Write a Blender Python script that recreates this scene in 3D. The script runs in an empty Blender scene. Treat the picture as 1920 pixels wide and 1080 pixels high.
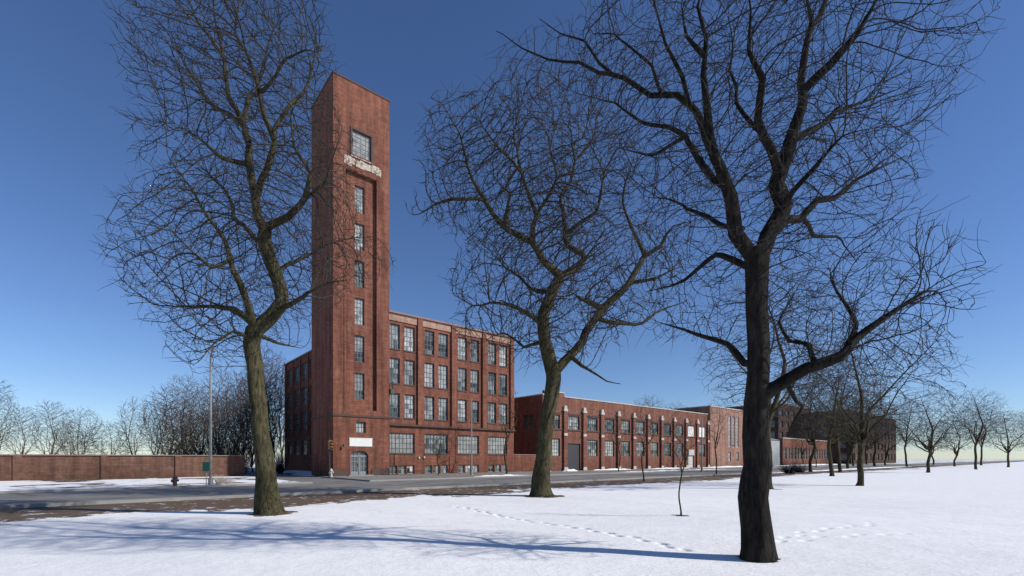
import bpy, math, random
import numpy as np
from mathutils import Vector, Matrix

random.seed(4); RNG=np.random.default_rng(4)
scene=bpy.context.scene
COL=scene.collection
# ------------------------------------------------------------------ frame of the place
P0=np.array([-16.3,43.4]); E1=np.array([0.7618,0.6478]); E2=np.array([-0.6478,0.7618])
TH=math.atan2(E1[1],E1[0]); EYE=1.7; F=893.0
def ST(s,t,z=0.0):
    p=P0+E1*s+E2*t
    return (float(p[0]),float(p[1]),z)
def site(b,e,d):
    """surveyed point: bearing offset b, elevation offset e (both over focal F), distance d in metres"""
    return np.array([b/F*d,d,EYE+e/F*d])
def W(u,v,d): return site(u-960.0,860.0-v,d)

# ------------------------------------------------------------------ mesh helpers
class MB:
    def __init__(s): s.v=[]; s.f=[]
    def quad(s,a,b,c,d):
        n=len(s.v); s.v+= [a,b,c,d]; s.f.append((n,n+1,n+2,n+3))
    def poly(s,pts):
        n=len(s.v); s.v+=list(pts); s.f.append(tuple(range(n,n+len(pts))))
    def box(s,x0,x1,y0,y1,z0,z1):
        n=len(s.v)
        s.v+=[(x0,y0,z0),(x1,y0,z0),(x1,y1,z0),(x0,y1,z0),(x0,y0,z1),(x1,y0,z1),(x1,y1,z1),(x0,y1,z1)]
        for q in ((0,3,2,1),(4,5,6,7),(0,1,5,4),(1,2,6,5),(2,3,7,6),(3,0,4,7)): s.f.append(tuple(n+i for i in q))
    def tube(s,pts,rad,k=8,cap=True):
        pts=[Vector(p) for p in pts]; n0=len(s.v)
        for i,p in enumerate(pts):
            a=pts[max(i-1,0)]; b=pts[min(i+1,len(pts)-1)]
            t=(b-a).normalized(); ref=Vector((0,1,0)) if abs(t.y)<0.9 else Vector((1,0,0))
            u=t.cross(ref).normalized(); w=t.cross(u)
            for j in range(k):
                an=2*math.pi*j/k
                q=p+(u*math.cos(an)+w*math.sin(an))*rad[i]; s.v.append(tuple(q))
        for i in range(len(pts)-1):
            for j in range(k):
                a=n0+i*k+j; b=n0+i*k+(j+1)%k
                s.f.append((a,b,b+k,a+k))
        if cap:
            s.f.append(tuple(n0+j for j in range(k))[::-1])
            s.f.append(tuple(n0+(len(pts)-1)*k+j for j in range(k)))
    def mesh(s,name,mat,smooth=False):
        m=bpy.data.meshes.new(name); m.from_pydata([tuple(map(float,v)) for v in s.v],[],s.f); m.materials.append(mat)
        if smooth: m.polygons.foreach_set("use_smooth",[True]*len(m.polygons))
        m.update(); return m
    def obj(s,name,mat,parent=None,loc=(0,0,0),smooth=False):
        return newobj(name,s.mesh(name,mat,smooth),parent,loc)
def newobj(name,data,parent=None,loc=(0,0,0),rot=0.0):
    o=bpy.data.objects.new(name,data); COL.objects.link(o)
    o.location=loc
    if rot: o.rotation_euler=(0,0,rot)
    if parent: o.parent=parent
    return o
def pieces(name,boxes,mat,parent):
    for b in boxes:
        mb=MB(); mb.box(*b); mb.obj(name,mat,parent)
def thing(name,label,cat,loc=(0,0,0),rot=0.0,group=None,data=None):
    o=newobj(name,data,None,loc,rot); o["label"]=label; o["category"]=cat
    if group: o["group"]=group
    return o

# ------------------------------------------------------------------ materials
def new_mat(name):
    m=bpy.data.materials.new(name); m.use_nodes=True
    nt=m.node_tree; b=nt.nodes["Principled BSDF"]; return m,nt,b
def N(nt,t,**kw):
    n=nt.nodes.new(t)
    for k,v in kw.items(): setattr(n,k,v)
    return n
def L(nt,a,b): nt.links.new(a,b)
def math_n(nt,op,a,b=None,c=None,clamp=False):
    n=N(nt,"ShaderNodeMath",operation=op); n.use_clamp=clamp
    for i,x in enumerate((a,b,c)):
        if x is None: continue
        if isinstance(x,(int,float)): n.inputs[i].default_value=x
        else: L(nt,x,n.inputs[i])
    return n.outputs[0]
def noise(nt,vec,scale,detail=4,rough=0.55,dist=0):
    n=N(nt,"ShaderNodeTexNoise"); n.inputs["Scale"].default_value=scale; n.inputs["Detail"].default_value=detail
    n.inputs["Roughness"].default_value=rough; n.inputs["Distortion"].default_value=dist
    if vec is not None: L(nt,vec,n.inputs["Vector"])
    return n.outputs["Fac"]
def mapping(nt,vec,scale=(1,1,1),rot=(0,0,0),loc=(0,0,0)):
    n=N(nt,"ShaderNodeMapping"); n.inputs["Scale"].default_value=scale; n.inputs["Rotation"].default_value=rot; n.inputs["Location"].default_value=loc
    L(nt,vec,n.inputs["Vector"]); return n.outputs[0]
def ramp(nt,fac,stops):
    n=N(nt,"ShaderNodeValToRGB"); cr=n.color_ramp
    while len(cr.elements)<len(stops): cr.elements.new(0.5)
    for e,(p,c) in zip(cr.elements,stops):
        e.position=p; e.color=(c,c,c,1) if isinstance(c,(int,float)) else (*c,1)
    L(nt,fac,n.inputs[0]); return n.outputs[0]
def mix(nt,fac,a,b,mode='MIX'):
    n=N(nt,"ShaderNodeMix",data_type='RGBA',blend_type=mode)
    for sock,x in ((n.inputs[0],fac),(n.inputs[6],a),(n.inputs[7],b)):
        if isinstance(x,(int,float)): sock.default_value=x
        elif isinstance(x,tuple): sock.default_value=(*x,1)
        else: L(nt,x,sock)
    return n.outputs[2]
def bump(nt,h,b,strength=0.3,dist=0.02):
    n=N(nt,"ShaderNodeBump"); n.inputs["Strength"].default_value=strength; n.inputs["Distance"].default_value=dist
    L(nt,h,n.inputs["Height"]); L(nt,n.outputs[0],b.inputs["Normal"])
def simple(name,col,rough=0.6,var=0.25,scale=3.0,metal=0.0):
    m,nt,b=new_mat(name); tc=N(nt,"ShaderNodeTexCoord").outputs["Object"]
    f=noise(nt,tc,scale,5)
    c=mix(nt,f,tuple(x*(1-var) for x in col),tuple(min(1,x*(1+var)) for x in col))
    L(nt,c,b.inputs["Base Color"]); b.inputs["Roughness"].default_value=rough; b.inputs["Metallic"].default_value=metal
    bump(nt,f,b,0.15,0.01)
    return m
def brick(name,c1,c2,mortar,pale=0.0,dark=0.35):
    m,nt,b=new_mat(name); tc=N(nt,"ShaderNodeTexCoord").outputs["Object"]
    sp=N(nt,"ShaderNodeSeparateXYZ"); L(nt,tc,sp.inputs[0])
    h=math_n(nt,'ADD',sp.outputs[0],sp.outputs[1])
    cb=N(nt,"ShaderNodeCombineXYZ"); L(nt,h,cb.inputs[0]); L(nt,sp.outputs[2],cb.inputs[1])
    bt=N(nt,"ShaderNodeTexBrick"); L(nt,cb.outputs[0],bt.inputs["Vector"])
    bt.inputs["Scale"].default_value=1; bt.inputs["Brick Width"].default_value=0.24; bt.inputs["Row Height"].default_value=0.085
    bt.inputs["Mortar Size"].default_value=0.008; bt.inputs["Mortar Smooth"].default_value=0.3
    bt.inputs["Color1"].default_value=(*c1,1); bt.inputs["Color2"].default_value=(*c2,1); bt.inputs["Mortar"].default_value=(*mortar,1)
    big=noise(nt,tc,0.35,6,0.6)
    c=mix(nt,ramp(nt,big,[(0.3,0.0),(0.75,1.0)]),bt.outputs["Color"],(c1[0]*1.2,c1[1]*1.4,c1[2]*1.4))
    st=noise(nt,mapping(nt,cb.outputs[0],(1.6,0.12,1)),1.0,5,0.65)
    k=ramp(nt,st,[(0.38,1-dark),(0.6,1.0)])
    c=mix(nt,1.0,c,k,'MULTIPLY')
    mid=noise(nt,tc,2.6,6,0.7)
    c=mix(nt,1.0,c,ramp(nt,mid,[(0.32,0.74),(0.68,1.18)]),'MULTIPLY')
    fine=noise(nt,mapping(nt,cb.outputs[0],(0.7,7.0,1)),1.0,3,0.6)
    c=mix(nt,1.0,c,ramp(nt,fine,[(0.3,0.78),(0.7,1.14)]),'MULTIPLY')
    ef=noise(nt,tc,0.9,7,0.7)
    c=mix(nt,math_n(nt,'MULTIPLY',ramp(nt,ef,[(0.56,0.0),(0.76,1.0)]),0.32+pale),c,(0.34,0.24,0.195))
    # soot streaks and grime near the ground
    gz=ramp(nt,math_n(nt,'ADD',math_n(nt,'MULTIPLY',sp.outputs[2],0.2),math_n(nt,'MULTIPLY',mid,0.5)),[(0.15,0.7),(0.7,1.0)])
    c=mix(nt,1.0,c,gz,'MULTIPLY')
    L(nt,c,b.inputs["Base Color"]); b.inputs["Roughness"].default_value=0.9; b.inputs["Specular IOR Level"].default_value=0.1
    bump(nt,bt.outputs["Fac"],b,-0.4,0.01)
    return m
M_BRICK=brick("red_brick",(0.225,0.082,0.054),(0.155,0.053,0.037),(0.18,0.11,0.085))
M_BRICKT=brick("tower_brick",(0.22,0.080,0.053),(0.15,0.052,0.036),(0.18,0.11,0.085),dark=0.42)
M_BRICK2=brick("brown_brick",(0.225,0.092,0.064),(0.17,0.064,0.047),(0.2,0.12,0.10))
M_BRICKP=brick("pale_brick",(0.40,0.23,0.175),(0.34,0.18,0.135),(0.34,0.22,0.18),pale=0.2)
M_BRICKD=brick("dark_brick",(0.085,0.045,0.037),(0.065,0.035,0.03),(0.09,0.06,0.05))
M_STONE=simple("limestone",(0.45,0.41,0.36),0.85,0.35,4)
M_COPE=simple("coping",(0.22,0.14,0.12),0.8,0.3,2)
M_BELT=simple("belt_course",(0.07,0.042,0.034),0.85,0.3,2)
M_WHITE=simple("weathered_white",(0.66,0.66,0.63),0.6,0.2,5)
M_OFFW=simple("dull_white_paint",(0.46,0.46,0.44),0.7,0.25,3)
M_FRAME=simple("steel_sash",(0.085,0.092,0.09),0.5,0.3,6)
M_FRAMEL=simple("pale_sash",(0.22,0.24,0.23),0.5,0.2,6)
M_DOOR=simple("grey_door",(0.20,0.22,0.24),0.45,0.2,4)
M_DARK=simple("dark_metal",(0.03,0.032,0.035),0.5,0.3,4)
M_ROOF=simple("roof_felt",(0.08,0.08,0.08),0.9,0.3,1)
M_GALV=simple("galvanised_steel",(0.26,0.25,0.23),0.5,0.15,5,0.2)
M_GREEN=simple("green_enamel",(0.02,0.10,0.06),0.4,0.2,4)
M_YEL=simple("yellow_enamel",(0.38,0.20,0.04),0.5,0.15,6)
M_RED=simple("faded_red_enamel",(0.10,0.05,0.04),0.6,0.4,8)
M_SHED=simple("corrugated_sheet",(0.36,0.38,0.38),0.5,0.15,0.6)
M_CONC=simple("kerb_concrete",(0.26,0.25,0.235),0.9,0.3,2)

def glass_mat(name,lo,mid,hi,top,pw,ph):
    m,nt,b=new_mat(name); tc=N(nt,"ShaderNodeTexCoord").outputs["Object"]
    oi=N(nt,"ShaderNodeObjectInfo")
    sp=N(nt,"ShaderNodeSeparateXYZ"); L(nt,tc,sp.inputs[0])
    cx=math_n(nt,'FLOOR',math_n(nt,'DIVIDE',sp.outputs[0],pw)); cz=math_n(nt,'FLOOR',math_n(nt,'DIVIDE',sp.outputs[2],ph))
    cb=N(nt,"ShaderNodeCombineXYZ"); L(nt,cx,cb.inputs[0]); L(nt,cz,cb.inputs[1]); L(nt,math_n(nt,'MULTIPLY',oi.outputs["Random"],97),cb.inputs[2])
    wn=N(nt,"ShaderNodeTexWhiteNoise"); L(nt,cb.outputs[0],wn.inputs["Vector"])
    bl=math_n(nt,'FRACT',math_n(nt,'MULTIPLY',oi.outputs["Random"],13.7))
    blind=math_n(nt,'GREATER_THAN',math_n(nt,'MULTIPLY',sp.outputs[2],0.4),math_n(nt,'ADD',bl,0.15))
    f=math_n(nt,'ADD',math_n(nt,'MULTIPLY',wn.outputs["Value"],0.45),math_n(nt,'MULTIPLY',oi.outputs["Random"],0.55))
    c=ramp(nt,f,[(0.22,lo),(0.42,mid),(0.64,hi),(0.86,top)])
    c=mix(nt,math_n(nt,'MULTIPLY',blind,0.6),c,hi)
    n2=noise(nt,tc,1.8,4)
    c=mix(nt,1.0,c,ramp(nt,n2,[(0.3,0.65),(0.7,1.15)]),'MULTIPLY')
    L(nt,c,b.inputs["Base Color"]); b.inputs["Roughness"].default_value=0.04
    b.inputs["Specular IOR Level"].default_value=0.5
    return m
M_GLASS=glass_mat("window_glass",(0.03,0.037,0.04),(0.14,0.155,0.155),(0.34,0.355,0.34),(0.58,0.59,0.57),0.4,0.5)
M_GLASSP=glass_mat("blanked_window_glass",(0.22,0.23,0.22),(0.28,0.29,0.275),(0.34,0.345,0.33),(0.40,0.405,0.39),0.4,0.5)
M_GLASSD=glass_mat("dark_window_glass",(0.02,0.025,0.03),(0.05,0.06,0.06),(0.12,0.13,0.125),(0.2,0.21,0.2),0.5,0.5)

def bark(name,c1,c2,sc=1.0):
    m,nt,b=new_mat(name); tc=N(nt,"ShaderNodeTexCoord").outputs["Object"]
    v=mapping(nt,tc,(9*sc,9*sc,2.0*sc)); f=noise(nt,v,1.5,7,0.7,0.6)
    g=noise(nt,tc,1.3,4)
    c=mix(nt,ramp(nt,f,[(0.38,0.0),(0.62,1.0)]),c1,c2)
    c=mix(nt,1.0,c,ramp(nt,g,[(0.3,0.6),(0.7,1.25)]),'MULTIPLY')
    L(nt,c,b.inputs["Base Color"]); b.inputs["Roughness"].default_value=0.95; b.inputs["Specular IOR Level"].default_value=0.15
    bump(nt,f,b,1.0,0.09)
    return m
M_BARK=bark("locust_bark",(0.024,0.021,0.012),(0.105,0.092,0.048))
M_BARKD=bark("dark_bark",(0.009,0.008,0.007),(0.038,0.032,0.026))
M_TWIG=simple("twig_bark",(0.030,0.025,0.020),0.95,0.35,2)
M_TWIGD=simple("dark_twig_bark",(0.020,0.017,0.015),0.95,0.35,2)
M_TWIGM=simple("greyish_twig_bark",(0.044,0.035,0.029),0.95,0.35,0.6)
M_TWIGF=simple("brown_twig_bark",(0.075,0.050,0.035),0.95,0.4,0.5)

# ------------------------------------------------------------------ trees
def catmull(pts,step):
    P=np.array(pts,float); Q=np.vstack([2*P[0]-P[1],P,2*P[-1]-P[-2]]); out=[]
    for i in range(1,len(Q)-2):
        n=max(2,int(np.linalg.norm(Q[i+1,:3]-Q[i,:3])/step))
        for k in range(n):
            t=k/n
            cr=0.5*((2*Q[i])+(-Q[i-1]+Q[i+1])*t+(2*Q[i-1]-5*Q[i]+4*Q[i+1]-Q[i+2])*t*t+(-Q[i-1]+3*Q[i]-3*Q[i+1]+Q[i+2])*t**3)
            ln=Q[i]*(1-t)+Q[i+1]*t
            out.append(cr*0.4+ln*0.6)
    out.append(P[-1]); return np.array(out)
def ell(c,r,n,rng):
    d=rng.normal(size=(n,3)); d/=np.linalg.norm(d,axis=1)[:,None]
    return np.array(c)+d*np.array(r)*(rng.random(n)**(1/2.6))[:,None]
def voids(A,n,r,rng):
    """open gaps in the crown"""
    c=A[rng.integers(0,len(A),n)]; keep=np.ones(len(A),bool)
    for q in c: keep&=((A-q)**2).sum(1)>(r*(0.6+0.8*rng.random()))**2
    return A[keep]
def unit(a): return a/np.maximum(np.linalg.norm(a,axis=-1,keepdims=True),1e-9)
def grow(limbs,A,D,dk,di,seed,r0=0.005,maxn=14000,iters=140,twig=0.5,tl=0.4,up=0.05,jit=0.15,ls=1.0,e=2.0,zig=0.42,inert=0.9):
    rng=np.random.default_rng(seed)
    pos=[];par=[];gr=[]
    for li,l in enumerate(limbs):
        pts=catmull(l,D)
        if li==0: start=-1; k0=0
        else:
            Pn=np.array(pos); start=int(np.argmin(((Pn-pts[0,:3])**2).sum(1))); k0=1
        n=len(pts); kk=np.arange(0,n+4,4); rn=rng.normal(size=(len(kk),3))*D*(0.15 if li==0 else zig); rn[0]=0
        off=np.stack([np.interp(np.arange(n),kk,rn[:,c]) for c in range(3)],1)
        prev=start
        for i in range(k0,n):
            p=pts[i,:3].copy()+off[i]; r=pts[i,3]
            if li>0: r*=ls; r=r0*1.6+max(r-r0*1.6,0)*(1-(i/(n-1))**2.5)
            if li>0 and start>=0: r=min(r,gr[start]*0.95)
            pos.append(p);par.append(prev);gr.append(r);prev=len(pos)-1
    nl=len(pos)
    cap=maxn+3000
    P=np.zeros((cap,3));P[:nl]=pos;n=nl
    PR=np.full(cap,-1);PR[:nl]=par;CH=np.zeros(cap,int)
    A=np.array(A)
    best=np.full(len(A),1e18);bi=np.zeros(len(A),int)
    fertile=np.array([g<gr[0]*0.62 for g in gr])
    idx=np.where(fertile)[0]
    for c in range(0,len(idx),300):
        ii=idx[c:c+300]; d=((A[:,None]-P[ii][None])**2).sum(2); j=d.argmin(1); dd=d[np.arange(len(A)),j]
        mk=dd<best; best[mk]=dd[mk]; bi[mk]=ii[j[mk]]
    keep=best>dk*dk; A=A[keep];best=best[keep];bi=bi[keep]
    for it in range(iters):
        if len(A)==0 or n>maxn: break
        mk=best<di*di
        if not mk.any(): break
        dirs=np.zeros((n,3)); np.add.at(dirs,bi[mk],unit(A[mk]-P[bi[mk]]))
        g=np.unique(bi[mk]); g=g[CH[g]<3]
        if len(g)==0: break
        d=unit(dirs[g])
        pr=PR[g]; last=np.where((pr>=0)[:,None],unit(P[g]-P[np.maximum(pr,0)]),d)
        w=np.where(CH[g]==0,inert,0.2)[:,None]
        d=unit(d+last*w+rng.normal(size=d.shape)*jit+np.array([0,0,up]))
        new=P[g]+d*D; m=len(new)
        P[n:n+m]=new; PR[n:n+m]=g; CH[g]+=1
        ids=np.arange(n,n+m); n+=m
        for c in range(0,m,300):
            q=P[ids[c:c+300]]; dm=((A[:,None]-q[None])**2).sum(2); j=dm.argmin(1); dd=dm[np.arange(len(A)),j]
            mk=dd<best; best[mk]=dd[mk]; bi[mk]=ids[c:c+300][j[mk]]
        keep=best>dk*dk; A=A[keep];best=best[keep];bi=bi[keep]
    P=P[:n];PR=PR[:n]
    acc=np.zeros(n); R=np.zeros(n)
    for i in range(n-1,-1,-1):
        R[i]=max(acc[i],r0**e)**(1/e)
        if i<nl: R[i]=gr[i]
        if PR[i]>=0: acc[PR[i]]+=R[i]**e
    for i in range(nl,n): R[i]=min(R[i],max(R[PR[i]]*0.8,r0*1.5) if PR[i]<nl else R[PR[i]])
    extraP=[];extraPR=[];extraR=[]
    thin=np.where((R<r0*3.2)&(np.arange(n)>=nl))[0]
    base=n
    for i in thin:
        if rng.random()<twig:
            dd=unit(P[i]-P[PR[i]]); side=unit(np.cross(dd,rng.normal(size=3)))
            d=unit(dd*1.0+side*0.8+np.array([0,0,0.1])); ln=tl*(0.35+rng.random()); cur=P[i]; pi=i
            for k in range(3):
                d=unit(d+rng.normal(size=3)*0.15); cur=cur+d*ln/3
                extraP.append(cur);extraPR.append(pi);extraR.append(r0*(0.9-0.22*k)); pi=base+len(extraP)-1
    if extraP:
        P=np.vstack([P,extraP]);PR=np.concatenate([PR,extraPR]);R=np.concatenate([R,extraR])
    return P,PR,R,nl
def rings(P,PR,R,sel,k,name,mat,lump=0.0,seed=0):
    n=len(P); main=np.full(n,-1)
    bestr=np.zeros(n)
    for i in range(n):
        p=PR[i]
        if p>=0 and R[i]>bestr[p]: bestr[p]=R[i]; main[p]=i
    T=np.zeros((n,3)); hp=PR>=0
    T[hp]+=unit(P[hp]-P[PR[hp]]); hm=main>=0
    T[hm]+=unit(P[main[hm]]-P[hm.nonzero()[0]]); T=unit(T)
    an=np.arange(k)*2*math.pi/k
    def ring(p,t,r):
        ref=np.tile(np.array([0.05,1.0,0.1]),(len(t),1)); b=np.abs(t[:,1])>0.93; ref[b]=(1,0,0.1)
        u=unit(np.cross(t,ref)); w=np.cross(t,u)
        rr=r[:,None]*np.ones(k)[None]
        if lump:
            ph=p[:,2:3]*1.1
            rr=rr*(1+lump*np.sin(3*an[None]+ph)+lump*0.6*np.sin(5*an[None]-ph*1.7+p[:,0:1]*3))
        return p[:,None,:]+rr[:,:,None]*(u[:,None,:]*np.cos(an)[None,:,None]+w[:,None,:]*np.sin(an)[None,:,None])
    s=np.array([i for i in sel if PR[i]>=0])
    own=ring(P[s],T[s],R[s])
    ismain=main[PR[s]]==s
    pt=np.where(ismain[:,None],T[PR[s]],unit(P[s]-P[PR[s]])); 
    prr=np.where(ismain,np.minimum(R[PR[s]],R[s]*1.35),np.minimum(R[PR[s]],R[s]*1.25))
    start=ring(P[PR[s]],pt,prr)
    V=np.concatenate([start,own],1).reshape(-1,3)
    b=(np.arange(len(s))*2*k)[:,None]; j=np.arange(k)[None]; j2=(j+1)%k
    Fq=np.stack([b+j,b+j2,b+k+j2,b+k+j],2).reshape(-1,4)
    m=bpy.data.meshes.new(name); m.vertices.add(len(V)); m.vertices.foreach_set("co",V.ravel().astype(np.float32))
    m.loops.add(Fq.size); m.loops.foreach_set("vertex_index",Fq.ravel().astype(np.int32))
    m.polygons.add(len(Fq)); m.polygons.foreach_set("loop_start",(np.arange(len(Fq))*4).astype(np.int32))
    m.polygons.foreach_set("loop_total",np.full(len(Fq),4,np.int32))
    m.update(calc_edges=True)
    m.polygons.foreach_set("use_smooth",np.ones(len(Fq),bool)); m.materials.append(mat)
    if k>5:
        import bmesh
        bm=bmesh.new(); bm.from_mesh(m); bmesh.ops.remove_doubles(bm,verts=bm.verts,dist=0.0008); bm.to_mesh(m); bm.free()
    return m
def hero_tree(base,limbs,A,label,cat,bm,tm,name="bare_tree",k=14,**kw):
    base=np.array(base)
    limbs=[[(p[0]-base[0],p[1]-base[1],p[2]-base[2],p[3]) for p in l] for l in limbs]
    A=A-base
    P,PR,R,nl=grow(limbs,A,**kw)
    t=rings(P,PR,R,[i for i in range(nl)],k,"trunk",bm,lump=0.05)
    c=rings(P,PR,R,[i for i in range(nl,len(P))],4,"crown",tm)
    o=thing(name,label,cat,tuple(base))
    newobj("trunk",t,o); newobj("crown",c,o)
    return o
def tr(lst,y0,r_unit):
    out=[]
    for u,v,dy,r in lst:
        d=y0+dy; p=W(u,v,d); out.append((p[0],p[1],p[2],r/F*d*r_unit))
    return out

y1=14.5
T1=[
 [(508,969,0,30),(506,955,0,25),(500,900,0,18),(490,820,0,15),(483,740,0,14),(477,670,0,14),(480,622,0,15),(503,600,0.1,13),(527,565,0.2,12),(515,510,0.2,12),(495,450,0.1,12),(500,425,0,11)],
 [(500,425,0,9),(540,403,-0.3,8),(572,372,-0.6,7),(580,330,-0.8,5),(555,280,-1.0,4),(545,215,-1.1,3),(575,165,-1.3,2)],
 [(497,440,0.1,10),(478,380,0.4,9),(470,310,0.6,8.5),(456,235,0.8,7.5),(430,185,0.8,6.5),(420,110,0.9,5.5),(405,55,1.0,4.5),(395,-40,1.0,3)],
 [(478,380,0.4,8),(498,320,0.2,7),(508,255,0,7),(490,175,-0.2,6),(468,105,-0.3,5),(445,55,-0.4,4),(455,-30,-0.4,3)],
 [(478,625,0,10),(462,560,-0.4,8),(437,485,-0.7,7),(415,440,-0.9,6),(385,400,-1.2,5),(352,352,-1.5,4),(322,300,-1.8,3)],
 [(468,600,-0.1,8),(425,575,0.3,6),(372,568,0.8,5),(322,582,1.2,3.5)],
 [(503,602,0.1,8),(540,580,-0.3,6),(575,548,-0.6,4.5),(610,530,-1,3),(650,525,-1.3,2)],
 [(508,255,0,5),(540,205,0.4,4.5),(580,160,0.8,3.5),(598,100,1.2,3),(590,60,1.4,2)],
 [(456,235,0.8,5),(400,190,1.1,4),(350,130,1.4,3),(330,80,1.6,2)],
 [(470,310,0.6,6),(420,300,0.2,5),(370,250,-0.4,4),(330,220,-0.8,3)],
 [(490,175,-0.2,4),(530,110,-0.6,3.5),(570,90,-0.9,3),(600,95,-1,2)],
 [(478,625,0,5),(520,640,0.5,4),(560,650,0.9,2.5)],
 [(437,485,-0.7,5),(400,500,-1.3,4),(350,470,-1.8,3),(310,430,-2.2,2)],
 [(515,510,0.2,5),(560,490,0.8,3.5),(610,460,1.2,2.5),(660,445,1.6,1.5),(700,448,1.8,1)],
 [(495,450,0.1,6),(450,420,0.9,5),(420,350,1.4,4),(380,320,1.8,3)],
 [(456,235,0.8,5),(470,170,1.5,4),(500,110,1.9,3),(510,50,2.1,2)],
 [(572,372,-0.6,4),(605,340,-0.9,3),(625,290,-1.1,2),(640,240,-1.2,1.2)],
 [(420,110,0.9,4),(370,40,0.6,3),(340,-40,0.3,2)],
 [(478,640,0,5),(440,620,-0.6,3.5),(400,640,-1.0,2.5),(370,680,-1.2,1.5)],
]
rg=np.random.default_rng(11)
A1=np.vstack([ell(W(440,150,y1),(3.0,2.8,5.4),5800,rg),ell(W(420,490,y1),(3.0,2.7,2.8),3500,rg),ell(W(560,430,y1+0.3),(1.9,1.8,3.0),1800,rg)])
A1=voids(A1,26,0.55,rg)
A1=np.vstack([A1,ell(W(650,490,y1+1.3),(1.7,0.9,0.8),250,rg),ell(W(610,320,y1-0.9),(0.9,0.9,2.3),600,rg),ell(W(390,650,y1-0.8),(1.3,1.0,0.7),260,rg)])
hero_tree(W(508,964.7,y1),[tr(l,y1,1.0) for l in T1],A1,"gnarled leafless locust tree with olive bark standing in snow","tree",M_BARK,M_TWIG,D=0.16,dk=0.19,di=2.2,seed=1,r0=0.0066,maxn=24000,twig=0.58,tl=0.45,ls=0.8)

y2=21.7
T2=[
 [(1015,931,0,25),(1016,918,0,19),(1020,860,0,14.5),(1027,780,0,13.5),(1036,722,0,14),(1037,702,0,14),(1024,645,0,12),(1020,590,0,11),(1034,548,0,10.5),(1050,517,0,10)],
 [(1050,517,0,9),(1022,490,-0.4,8.5),(1000,464,-0.8,8),(945,422,-1.3,6.5),(902,372,-1.7,5.5),(873,305,-2,4.5),(862,245,-2.2,3.5),(832,200,-2.4,2)],
 [(1000,464,-0.8,6),(1006,402,-0.4,5.5),(985,335,-0.2,4.5),(962,270,0.2,3.5),(978,200,0.4,2.5)],
 [(1050,517,0,7.5),(1088,488,0.8,7),(1060,440,1.2,6),(1050,380,1.5,5),(1080,300,1.9,4),(1052,205,2.2,2.5)],
 [(1039,700,0,11),(1076,660,0.3,10),(1108,612,0.6,9.5),(1132,578,0.8,9),(1180,530,1.0,8),(1208,482,1.2,7),(1190,438,1.0,5.5),(1165,375,0.8,4.5),(1180,310,0.6,3.5),(1150,250,0.4,2)],
 [(1132,580,0.8,7),(1090,562,0.5,6.5),(1066,545,0.4,6)],
 [(1208,482,1.2,5),(1250,440,0.8,4),(1290,418,0.5,2.5)],
 [(1022,610,0,6),(962,572,-0.8,4.5),(902,572,-1.3,3),(848,553,-1.6,2)],
 [(902,372,-1.7,4),(852,370,-1.9,4),(815,385,-2.0,3),(775,400,-2.1,2)],
 [(1070,668,0.2,6),(1102,688,-0.5,4),(1142,716,-1.0,3),(1166,720,-1.2,2)],
 [(1120,598,0.7,6),(1190,608,1.6,4),(1250,580,2.3,3),(1290,560,2.8,2)],
 [(1080,300,1.9,3),(1120,240,2.3,2.5),(1130,190,2.6,1.6)],
 [(985,335,-0.2,3.5),(930,270,-0.8,3),(900,215,-1.2,2)],
 [(1060,440,1.2,5),(1120,400,0.4,4),(1130,330,-0.2,3),(1110,270,-0.5,2)],
 [(1022,640,0,4.5),(980,650,0.8,3.5),(945,620,1.4,2.5),(905,640,2.0,1.5)],
 [(945,422,-1.3,4.5),(960,360,-2.2,3.6),(930,320,-2.8,2.6)],
 [(1180,530,1.0,5),(1230,520,0.2,3.5),(1270,500,-0.5,2.5)],
 [(1006,402,-0.4,4),(1040,340,-1.2,3),(1030,280,-1.8,2),(1050,230,-2.2,1.5)],
 [(1034,548,0,5),(990,530,1.4,3.5),(950,500,2.2,2.5),(930,470,2.8,1.5)],
]
rg=np.random.default_rng(12)
A2=np.vstack([ell(W(1010,335,y2),(4.6,4.2,4.1),6500,rg),ell(W(1060,520,y2),(5.4,4.2,2.8),4600,rg),ell(W(840,300,y2-1.8),(1.3,1.3,3.0),750,rg),ell(W(1010,610,y2),(4.2,3,1.7),1000,rg)])
A2=voids(A2,30,0.8,rg)
A2=np.vstack([A2,ell(W(815,390,y2-1.9),(1.3,0.9,0.5),160,rg)])
hero_tree(W(1015,929.9,y2),[tr(l,y2,1.0) for l in T2],A2,"spreading leafless tree with forked trunk on the snowy lawn","tree",M_BARK,M_TWIG,D=0.21,dk=0.25,di=2.8,seed=2,r0=0.0092,maxn=24000,twig=0.55,tl=0.6,ls=0.8)

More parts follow.
